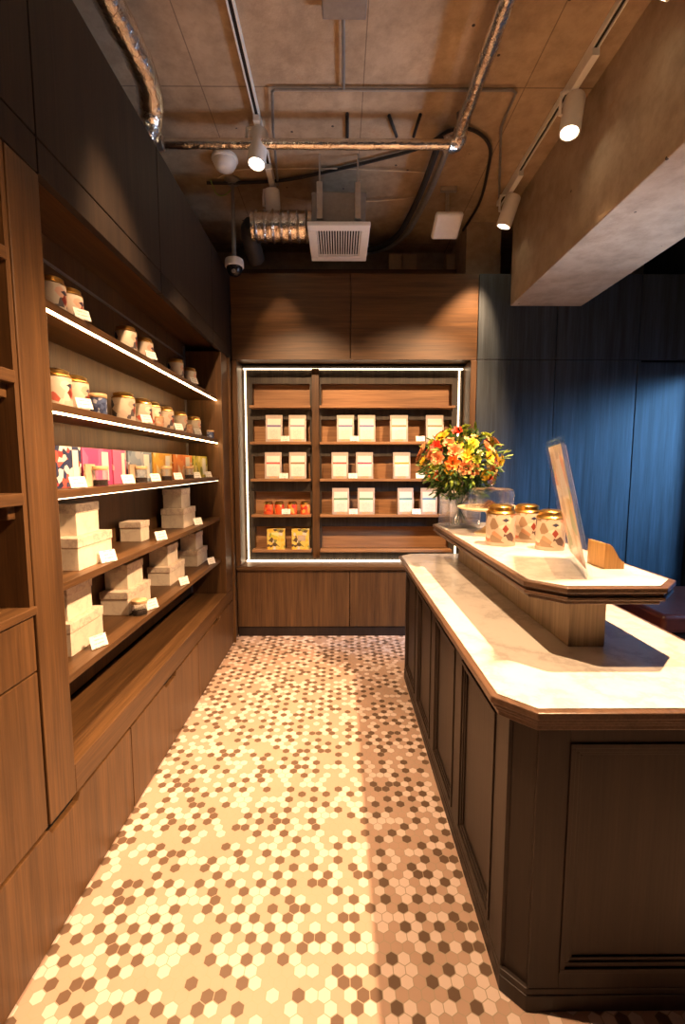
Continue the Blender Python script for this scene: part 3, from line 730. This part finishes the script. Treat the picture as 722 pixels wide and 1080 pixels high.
# cards
gc = 'small white price cards on the left shelves'
def lcard(px_, py_, X, Z, lab): 
    make_card(lab, (X, at(px_, py_, X=X).y, Z), RZX-.5, gc)
for px_, lab in ((86, 'white price card on top left shelf beside the nearest tins'), (157, 'white price card on top left shelf beside the middle pair of tins'), (202, 'white price card on top left shelf beside the far pair of tins')):
    lcard(px_, 350, -.957, SH1, lab)
for px_, lab in ((88, 'white price card on second left shelf before the blue jar'), (153, 'white price card on second left shelf in front of a half hidden tin'), (187, 'white price card on second left shelf beyond the nearer peach jar'), (207, 'white price card on second left shelf near the far end')):
    lcard(px_, 440, -.957, SH2, lab)
# ---- third shelf: coloured boxes
SH3 = shz[3]
g3 = 'colourful tea gift boxes on the third left shelf'
def gift(x0, x1, mat, lab, h=.155, dep=.06, X=-1.02):
    y0 = at(x0, 500, X=X).y; y1 = at(x1, 500, X=X).y-.004
    t = thing('gift_box', lab, 'gift box', (X-dep/2-.01, (y0+y1)/2, SH3), 0, g3)
    hw = (y1-y0)/2
    obj('carton', box(B(), -dep/2, dep/2+.01, -hw, hw, 0, h), mat, t, bevel=.0015)
    obj('front_label', box(B(), dep/2+.0102, dep/2+.0112, hw*.25, hw*.72, h*.12, h*.92), 'paper', t)
    return t
gift(60, 87, 'box_union', 'navy red and white patterned gift box on third left shelf, nearest')
gift(88, 119, 'box_magenta', 'magenta gift box on the third left shelf, the wider of the two pinks')
gift(120, 134, 'box_pink', 'narrow pink gift box on third left shelf, between magenta and blue-grey')
gift(136, 161, 'box_blue', 'blue-grey gift box on the third left shelf')
gift(162, 182, 'box_yellow', 'yellow-orange gift box on the third left shelf, after the blue-grey one')
gift(183, 203, 'box_orange', 'orange gift box on the third left shelf')
gift(204, 219, 'box_lime', 'yellow-green gift box at the far end of the third left shelf')
for px_, lab in ((106, 'glass sample jar of dark tea in front of the magenta box'), (149, 'glass sample jar of dark tea in front of the blue-grey box'), (176, 'glass sample jar of dark tea in front of the yellow box'), (200, 'glass sample jar of dark tea in front of the orange box')):
    make_jar('clear_glass', lab, (-.978, at(px_, 510, X=-.978).y, SH3), .030, .082, group=gj)
for px_, lab in ((81, 'white price card before the navy and red patterned gift box'), (134, 'white price card before the pink gift box'), (163, 'white price card between the blue-grey and yellow gift boxes'), (187, 'white price card before the orange gift box'), (207, 'white price card before the yellow-green gift box'), (219, 'white price card at the far end of the third left shelf')):
    lcard(px_, 512, -.957, SH3, lab)
for px_, lab in ((96, 'small pinkish framed card leaning behind the first sample jar'), (141, 'small grey framed card leaning on the blue-grey gift box')):
    y = at(px_, 500, X=-.995).y
    tag(obj('display_card', box(B(), -.004, .004, -.035, .035, 0, .09), 'card_stock', loc=(-1.0, y, SH3)), lab, 'card')
# ---- cream keepsake boxes
gb = 'cream marbled gift boxes on the lower left shelves'
def cbox(X1, y0, w_, l_, h, z, lab):      # X1 aisle face, w_ depth (x), l_ length (y)
    t = thing('cream_box', lab, 'box', (X1-w_/2, y0+l_/2, z), 0, gb)
    e = .003
    obj('tray', box(B(), -w_/2+e, w_/2-e, -l_/2+e, l_/2-e, 0, h*.72), 'cream_box', t, bevel=.002)
    obj('lid', box(B(), -w_/2, w_/2, -l_/2, l_/2, h*.70, h), 'cream_lid', t, bevel=.002)
    return t
S4, S5 = shz[4], shz[5]
cbox(-.985, 1.70, .185, .26, .125, S4, 'large cream marbled box at the bottom of the nearest stack, fourth shelf')
cbox(-1.02, 1.76, .15, .17, .125, S4+.125, 'smaller cream box topping the nearest stack on the fourth shelf')
cbox(-1.04, 2.37, .115, .11, .105, S4, 'single cream box alone in the middle of the fourth shelf')
cbox(-.995, 2.90, .15, .24, .125, S4, 'cream box at the bottom of the far stack, fourth shelf')
cbox(-1.02, 2.94, .125, .17, .125, S4+.125, 'cream box on top of the far stack, fourth shelf')
cbox(-1.02, 1.68, .15, .24, .130, S5, 'cream marbled box at the bottom of the nearest stack on the lowest shelf')
cbox(-1.045, 1.71, .13, .18, .135, S5+.130, 'cream box topping the nearest stack on the lowest shelf')
cbox(-1.03, 2.17, .14, .27, .115, S5, 'cream box at the bottom of the second stack on the lowest shelf')
cbox(-1.05, 2.22, .12, .18, .125, S5+.115, 'cream box on top of the second stack on the lowest shelf')
cbox(-1.03, 2.72, .14, .27, .115, S5, 'cream box at the bottom of the third stack on the lowest shelf')
cbox(-1.05, 2.75, .12, .18, .125, S5+.115, 'cream box on top of the third stack on the lowest shelf')
cbox(-1.03, 3.26, .14, .25, .115, S5, 'cream box at the bottom of the farthest stack, lowest shelf')
cbox(-1.05, 3.30, .12, .17, .125, S5+.115, 'cream box topping the farthest stack on the lowest shelf')
for px_, py_, Z, X, lab in ((113, 590, S4, -.962, 'white price card in front of the nearest stack on the fourth shelf'), (169, 570, S4, -.962, 'white price card beside the single box on the fourth shelf'), (208, 555, S4, -.962, 'white price card in front of the far stack on the fourth shelf'),
                            (103, 680, S5, -.975, 'white price card in front of the nearest stack on the lowest shelf'), (159, 640, S5, -.965, 'white price card beside the glass sample cup on the lowest shelf'), (193, 612, S5, -.962, 'white price card in front of the third stack, lowest shelf'), (222, 594, S5, -.962, 'white price card in front of the farthest stack, lowest shelf')):
    t = make_card(lab, (X, at(px_, py_, X=X).y, Z), RZX-.5, gc, .07, .05)
make_jar('clear_glass', 'glass sample cup with wooden lid on the lowest left shelf', (-.985, at(147, 640, X=-.985).y, S5), .036, .075, group=gj)

# ---- back cabinet goods
PY = FY-.05
def packet(x0, x1, z, band, lab, grp):
    a = at(x0, 500, Y=PY).x; c = at(x1, 500, Y=PY).x
    w_ = c-a; h = .235
    t = thing('tea_packet', lab, 'tea packet', ((a+c)/2, PY, z), random.uniform(-.06, .06), grp)
    bm = B()
    # pouch: thick at the bottom, flat sealed top
    pr = [(-.030, 0), (.030, 0), (.026, h*.45), (.006, h*.88), (.004, h), (-.004, h), (-.006, h*.88), (-.026, h*.45)]
    prism(bm, pr, -w_/2, w_/2, Matrix(((0, 0, 1, 0), (1, 0, 0, 0), (0, 1, 0, 0), (0, 0, 0, 1))))
    obj('pouch', bm, 'paper_pouch', t, bevel=.003)
    def slab(z0, z1, ins, off, mat, nm):
        def yy(zz): 
            return -(.030-.004*zz/(h*.45) if zz < h*.45 else .026-.020*(zz-h*.45)/(h*.43))-off
        bm = B(); x = w_/2-ins; zm = h*.45
        zs = [z0] + ([zm] if z0 < zm < z1 else []) + [z1]
        vs = [(bm.verts.new((-x, yy(q), q)), bm.verts.new((x, yy(q), q)), bm.verts.new((-x, yy(q)+.0008, q)), bm.verts.new((x, yy(q)+.0008, q))) for q in zs]
        for u, v in zip(vs, vs[1:]):
            bm.faces.new((u[0], u[1], v[1], v[0])); bm.faces.new((u[2], v[2], v[3], u[3]))
            bm.faces.new((u[0], v[0], v[2], u[2])); bm.faces.new((u[1], u[3], v[3], v[1]))
        obj(nm, bm, mat, t)
    slab(h*.10, h*.86, .016, .0012, 'label_print', 'label')
    slab(h*.555, h*.625, .014, .0024, band, 'colour_band')
    slab(h*.03, h*.085, .04, .0012, 'cork_lid', 'gusset_mark')
plain('paper_pouch', (.50, .42, .36), .45, 0, .06)
m, nt, b = nmat('label_print'); v = coords(nt); sp = nt.nodes.new('ShaderNodeSeparateXYZ'); L(nt, v, sp.inputs[0])
ln = math_n(nt, 'LESS_THAN', math_n(nt, 'FRACT', math_n(nt, 'MULTIPLY', sp.outputs[2], 85)), .3)
lo_ = math_n(nt, 'LESS_THAN', sp.outputs[2], .115)
ins = math_n(nt, 'LESS_THAN', math_n(nt, 'ABSOLUTE', sp.outputs[0]), .035)
f = math_n(nt, 'MULTIPLY', math_n(nt, 'MULTIPLY', math_n(nt, 'MULTIPLY', ln, lo_), ins), math_n(nt, 'GREATER_THAN', noise(nt, v, 130, 2), .5))
L(nt, mixc(nt, math_n(nt, 'MULTIPLY', f, .4), (.82, .78, .70), (.2, .18, .16)), b.inputs['Base Color'])
for nme, cc in (('violet', (.16, .12, .32)), ('grey_violet', (.28, .24, .32)), ('red', (.60, .08, .07)), ('crimson', (.55, .04, .12)), ('brown', (.28, .16, .08)), ('olive', (.24, .20, .10)), ('orange', (.75, .30, .04)), ('green', (.10, .28, .18)), ('teal', (.08, .26, .30)), ('blue', (.10, .25, .42))):
    plain('band_'+nme, cc, .5)
gl, gr = 'tea packets in the narrow left bay of the back cabinet', 'tea packets in the wide right bay of the back cabinet'
l2, l3, l4, l5 = ledges[1:]
for x0, x1, z, bnd, lab, g_ in (
    (281, 298.5, l2, 'violet', 'tea packet with violet band, upper row of narrow bay, left one', gl), (305, 323, l2, 'grey_violet', 'tea packet with violet band, upper row of narrow bay, right one', gl),
    (279.5, 297, l3, 'red', 'tea packet with red band, lower row of narrow bay, left one', gl), (305, 323, l3, 'brown', 'tea packet with brown band, lower row of narrow bay, right one', gl),
    (355, 373, l2, 'violet', 'leftmost violet-banded tea packet in the top row of the wide bay', gr), (377, 395, l2, 'violet', 'second violet-banded tea packet in the top row of the wide bay', gr),
    (410.5, 429, l2, 'olive', 'olive-banded tea packet, third in the top row of the wide bay', gr), (447.5, 466, l2, 'olive', 'olive-banded tea packet at the right end of the top row', gr),
    (349.5, 367, l3, 'red', 'red-banded tea packet, leftmost in the middle row of the wide bay', gr), (375, 393, l3, 'crimson', 'crimson-banded tea packet, second in the middle row of the wide bay', gr),
    (414, 432, l3, 'orange', 'orange-banded tea packet in the middle row of the wide bay', gr), (448, 466, l3, 'orange', 'tea packet behind the flowers at the right of the middle row', gr),
    (350, 368, l4, 'green', 'green-banded tea packet, leftmost in the bottom row of the wide bay', gr), (377, 395, l4, 'green', 'green-banded tea packet, second in the bottom row of the wide bay', gr),
    (419, 436, l4, 'teal', 'teal-banded tea packet, third in the bottom row of the wide bay', gr), (443.5, 461, l4, 'blue', 'blue-banded tea packet, fourth in bottom row beside the flowers', gr),
    (466.5, 483, l4, 'blue', 'tea packet behind the glass vase at the right end of the bottom row', gr)):
    packet(x0, x1, z, 'band_'+bnd, lab, g_)
gbc = 'white price cards in the back cabinet'
for xc, z, lab in ((301, l2, 'white price card between the violet packets of the narrow bay'), (299, l3, 'white price card between the red and brown banded packets'), (301, l4, 'white price card in front of the red tins'),
                   (373.5, l2, 'white price card between the two violet packets of the wide bay'), (442.5, l2, 'white price card at the right of the top row, wide bay'),
                   (372, l3, 'white price card between the red and crimson packets'), (443, l3, 'white price card right of the orange-banded packet'),
                   (372.5, l4, 'white price card between the two green-banded packets'), (439.5, l4, 'white price card between the teal and blue banded packets')):
    x = at(xc, 500, Y=PY-.04).x
    make_card(lab, (x, FY-.083, z), 0, gbc, .078, .05)
gt = 'small red tea tins in the back cabinet'
rt = None
for i, (xc, lab) in enumerate(((283, 'small red tea tin, first from the left on its shelf'), (294.5, 'small red tea tin, second from the left on its shelf'), (308, 'small red tea tin, third from the left on its shelf'), (321.5, 'small red tea tin, rightmost on its shelf'))):
    x = at(xc, 530, Y=PY+.01).x
    if rt is None: rt = make_tin(.043, .115, 'tin_red', lab, loc=(x, PY+.01, l4), group=gt)
    else: dup(rt, (x, PY+.01, l4), i*1.3, lab, gt)
for x0, x1, lab in ((282, 300.5, 'yellow patterned tea box at the bottom of the narrow bay, left one'), (308, 326, 'yellow patterned tea box at the bottom of the narrow bay, right one')):
    a = at(x0, 570, Y=PY).x; c = at(x1, 570, Y=PY).x
    t = thing('tea_box', lab, 'tea box', ((a+c)/2, PY, l5), .05 if x0 < 300 else -.04, 'yellow patterned tea boxes in the back cabinet')
    h_ = (c-a)/2
    obj('carton', box(B(), -h_, h_, -.03, .03, 0, .185), 'box_citrus', t, bevel=.002)
    obj('label', box(B(), -h_*.7, h_*.3, -.0312, -.0302, .11, .155) if x0 < 300 else box(B(), -h_*.3, h_*.6, -.0312, -.0302, .08, .13), 'box_lime' if x0 < 300 else 'card_stock', t)

# ------------------------------------------------------------------ flowers in a square vase
VX, VY = .72, 2.73
t = thing('vase', 'square clear glass vase holding the flower bouquet', 'vase', (VX, VY, ZU), .12)
bm = B(); r = .095; rz_ = .006
sq = lambda d: [(-r+d, -r+d), (r-d, -r+d), (r-d, r-d), (-r+d, r-d)]
def shell(bm, pts_o, pts_i, z0, zi, z1):
    o0 = [bm.verts.new((*p, z0)) for p in pts_o]; o1 = [bm.verts.new((*p, z1)) for p in pts_o]
    i1 = [bm.verts.new((*p, z1)) for p in pts_i]; i0 = [bm.verts.new((*p, zi)) for p in pts_i]
    n = len(pts_o)
    bm.faces.new(o0[::-1]); bm.faces.new(i0)
    for k in range(n):
        q = (k+1) % n
        bm.faces.new((o0[k], o0[q], o1[q], o1[k])); bm.faces.new((o1[k], o1[q], i1[q], i1[k])); bm.faces.new((i1[k], i1[q], i0[q], i0[k]))
    return bm
obj('glass_wall', shell(bm, sq(0), sq(rz_), 0, .015, .20), 'clear_glass', t, bevel=.002)
BC = Vector((VX+.0, VY, ZU+.385)); BR = .24
bq = thing('flower_bouquet', 'round bouquet of orange, yellow and lime flowers in the glass vase', 'flowers', (VX, VY, ZU+.02))
base = Vector((VX, VY, ZU+.02))
def petal_flower(bm, layers, R_, cup):
    for li, (n, rr, tilt) in enumerate(layers):
        for k in range(n):
            a = 2*PI*k/n+li*.5+random.uniform(-.1, .1)
            d = Vector((math.cos(a), math.sin(a), 0)); s = Vector((-d.y, d.x, 0)); u = Vector((0, 0, 1))
            t1 = tilt+random.uniform(-.1, .1)
            ax_ = d*math.cos(t1)+u*math.sin(t1); nn = u*math.cos(t1)-d*math.sin(t1)
            w_ = rr*.42
            P = [Vector((0, 0, 0)), ax_*rr*.5+s*w_+nn*cup*rr, ax_*rr*.95+s*w_*.55+nn*cup*1.2*rr, ax_*rr*1.05, ax_*rr*.95-s*w_*.55+nn*cup*1.2*rr, ax_*rr*.5-s*w_+nn*cup*rr, ax_*rr*.55-nn*.03*rr]
            v = [bm.verts.new(p) for p in P]
            for i in range(5): bm.faces.new((v[6], v[i], v[i+1]))
            bm.faces.new((v[6], v[5], v[0]))
    return bm
def mesh_of(bm, mats):
    me = bpy.data.meshes.new('flower'); bm.to_mesh(me); bm.free()
    for p in me.polygons: p.use_smooth = True
    me.materials.append(M[mats]); return me
protos = {}
for key, mt, lay, cup in (('orange', 'petal_orange', [(6, .05, .35), (5, .038, .8), (4, .025, 1.15)], .15), ('peach', 'petal_peach', [(7, .052, .3), (6, .04, .7), (4, .026, 1.1)], .15),
                     ('red', 'petal_red', [(6, .048, .4), (5, .034, .85)], .15), ('yellow', 'petal_yellow', [(9, .045, .25), (7, .034, .65), (5, .02, 1.1)], .08),
                     ('lime', 'petal_lime', [(8, .042, .5), (7, .036, .9), (5, .028, 1.2)], .2), ('cream', 'petal_cream', [(6, .028, .3), (5, .02, .8)], .1)):
    protos[key] = mesh_of(petal_flower(B(), lay, .05, cup), mt)
kinds = ['orange', 'peach', 'red', 'lime', 'yellow', 'lime', 'cream', 'orange', 'peach', 'lime', 'yellow', 'yellow']
nF = 96
for i in range(nF):
    zz = 1-1.55*(i+.5)/nF; a = i*2.39996+random.uniform(-.15, .15)
    rr = math.sqrt(max(0, 1-zz*zz)); d = Vector((rr*math.cos(a), rr*math.sin(a), zz))
    k = random.choice(kinds)
    if d.z > .7 and random.random() < .5: k = random.choice(['lime', 'yellow', 'cream'])
    o = bpy.data.objects.new('flower', protos[k]); C.objects.link(o); o.parent = bq
    R = BR*random.uniform(.80, 1.0)*(.86 if d.z < -.2 else 1)
    o.location = BC+Vector((d.x, d.y, d.z*.84))*R-base
    q = (d+Vector((random.uniform(-.3, .3), random.uniform(-.3, .3), random.uniform(-.1, .3)))).normalized().to_track_quat('Z', 'Y')
    o.rotation_euler = q.to_euler(); s = random.uniform(.68, .95); o.scale = (s, s, s)
def leaf(bm, p, d, ln, wd):
    d = d.normalized(); s = d.cross(Vector((0, 0, 1)))
    if s.length < .1: s = Vector((1, 0, 0))
    s.normalize(); n = s.cross(d)
    a = [p, p+d*ln*.35+s*wd, p+d*ln*.75+s*wd*.6-n*.004, p+d*ln, p+d*ln*.75-s*wd*.6-n*.004, p+d*ln*.35-s*wd, p+d*ln*.5+n*.006]
    v = [bm.verts.new(x) for x in a]
    for i in range(5): bm.faces.new((v[6], v[i], v[i+1]))
    bm.faces.new((v[6], v[5], v[0]))
for mt, cnt, rr_ in (('leaf_green', 620, .94), ('leaf_light', 210, 1.06)):
    bm = B()
    for i in range(cnt):
        d = Vector((random.gauss(0, 1), random.gauss(0, 1), random.gauss(0, 1))).normalized()
        if d.z < -.85: continue
        if mt == 'leaf_green' and random.random() < .45: d.z = -abs(d.z)*.9; d.normalize()
        R = BR*random.uniform(.45, rr_)*(.95 if d.z < -.3 else 1)
        p = BC+Vector((d.x, d.y, d.z*.84))*R-base
        leaf(bm, p, d+Vector((random.uniform(-.7, .7), random.uniform(-.7, .7), random.uniform(-.5, .5))), random.uniform(.035, .075), random.uniform(.007, .014))
    o = obj('foliage', bm, mt, bq); o['kind'] = 'stuff'
bm = B()
for i in range(170):      # leaves hanging round the vase rim
    a = random.uniform(0, 2*PI); q = random.uniform(.05, .155); z = random.uniform(.155, .27)
    leaf(bm, Vector((math.cos(a)*q, math.sin(a)*q, z)), Vector((math.cos(a), math.sin(a), random.uniform(-.7, .5))), random.uniform(.035, .06), random.uniform(.008, .014))
o = obj('foliage', bm, 'leaf_green', bq); o['kind'] = 'stuff'
bm = B()
for i in range(14):
    a = i*.9; e = Vector((math.cos(a)*.10, math.sin(a)*.10, .24)) + Vector((.03, 0, 0))
    tube(bm, [(math.cos(a+2.6)*.05, math.sin(a+2.6)*.05, .0), (math.cos(a)*.02, math.sin(a)*.02, .12), tuple(e)], .004, 6)
obj('stems', bm, 'stem_green', bq, smooth=True)

# ------------------------------------------------------------------ cake stand and dome
t = thing('cake_stand', 'pedestal cake stand beneath a glass dome, between the vase and tins', 'cake stand', (.82, 2.455, ZU))
obj('foot', lathe(B(), [(.085, 0), (.085, .006), (.05, .02), (.022, .045), (.018, .09), (.03, .120), (.05, .126)], 32), 'cream_plate', t, smooth=True)
obj('plate', lathe(B(), [(.05, .126), (.16, .132), (.178, .142), (.176, .147), (.155, .140), (.02, .138)], 40), 'cream_plate', t, smooth=True)
t = thing('glass_dome', 'clear glass dome with round knob covering the cake stand', 'dome', (.82, 2.455, ZU+.1405))
prof = [(.118, .0), (.118, .085), (.112, .10), (.09, .108), (.02, .112), (.012, .110), (.09, .104), (.109, .097), (.114, .085), (.114, .0)]
obj('cover', lathe(B(), prof, 36, cap=False), 'clear_glass', t, smooth=True)
obj('knob', lathe(B(), [(.008, .112), (.008, .118), (.018, .126), (.021, .138), (.015, .150), (.003, .154)], 20), 'clear_glass', t, smooth=True)
tag(obj('cake_slice', prism(B(), [(-.05, 0), (.05, 0), (0, .042)], -.03, .03, Matrix(((1, 0, 0, 0), (0, 0, 1, 0), (0, 1, 0, 0), (0, 0, 0, 1)))), 'chocolate', loc=(.815, 2.455, ZU+.141), bevel=.003), 'brown chocolate piece under the glass dome', 'cake')

# ------------------------------------------------------------------ acrylic stand with flyer
t = thing('acrylic_stand', 'tall leaning clear acrylic display stand with printed flyers on the counter tier', 'display stand', (.80, 1.423, ZU))
t.scale = (.955,)*3
O = Vector((.84, 1.49, ZU)); e1 = Vector((.13, .38, 0)); e2 = Vector((-.118, .01, .48)); nrm = e1.cross(e2).normalized()
if nrm.x > 0: nrm = -nrm
def slabp(a, c, b0, b1, n0, n1):
    bm = B(); P = [e1*u+e2*v+nrm*q for q in (n0, n1) for u, v in ((a, b0), (c, b0), (c, b1), (a, b1))]
    v = [bm.verts.new(p) for p in P]
    for f in ((0, 3, 2, 1), (4, 5, 6, 7), (0, 1, 5, 4), (1, 2, 6, 5), (2, 3, 7, 6), (3, 0, 4, 7)): bm.faces.new([v[i] for i in f])
    return bm
obj('panel', slabp(0, 1, .006, 1, .002, .014), 'acrylic', t, bevel=.002)
obj('panel', slabp(0, 1, .006, 1, -.012, 0), 'acrylic', t, bevel=.002)
obj('flyer', slabp(.05, .95, .07, .95, .0004, .0016), 'flyer_print', t)
obj('foot', prism(B(), [(-.10, .03), (0.0, .0), (.125, .36), (.02, .40)], 0, .006), 'acrylic', t, bevel=.001)
for v_ in (.04, .33):
    q = e1*(v_/.38); bm = prism(B(), [(0, 0), (-.10, 0), (-.10, .008), (-.012, .06)], -.003, .003, Matrix.Translation((q.x, q.y, .006)) @ Matrix.Rotation(-.0, 4, 'Z') @ Matrix.Rotation(PI/2, 4, 'X'))
    obj('gusset', bm, 'acrylic', t)
# brochure holder
t = thing('brochure_holder', 'small honey-coloured wooden holder with a curved side on the counter tier', 'holder', (.94, 1.585, ZU))
t.scale = (.955,)*3
pr = [(0, 0), (.075, 0), (.075, .026), (.066, .030), (.055, .040), (.042, .062), (.030, .082), (.018, .092), (0, .096)]
Mz = Matrix(((1, 0, 0, 0), (0, 0, 1, 0), (0, 1, 0, 0), (0, 0, 0, 1)))
obj('side', prism(B(), pr, 0, .008, Mz), 'honey_oak', t, bevel=.001); obj('side', prism(B(), pr, .11, .118, Mz), 'honey_oak', t, bevel=.001)
obj('back', box(B(), 0, .007, .008, .11, 0, .095), 'honey_oak', t); obj('front', box(B(), .068, .075, .008, .11, 0, .026), 'honey_oak', t); obj('bottom', box(B(), .007, .068, .008, .11, 0, .006), 'honey_oak', t)
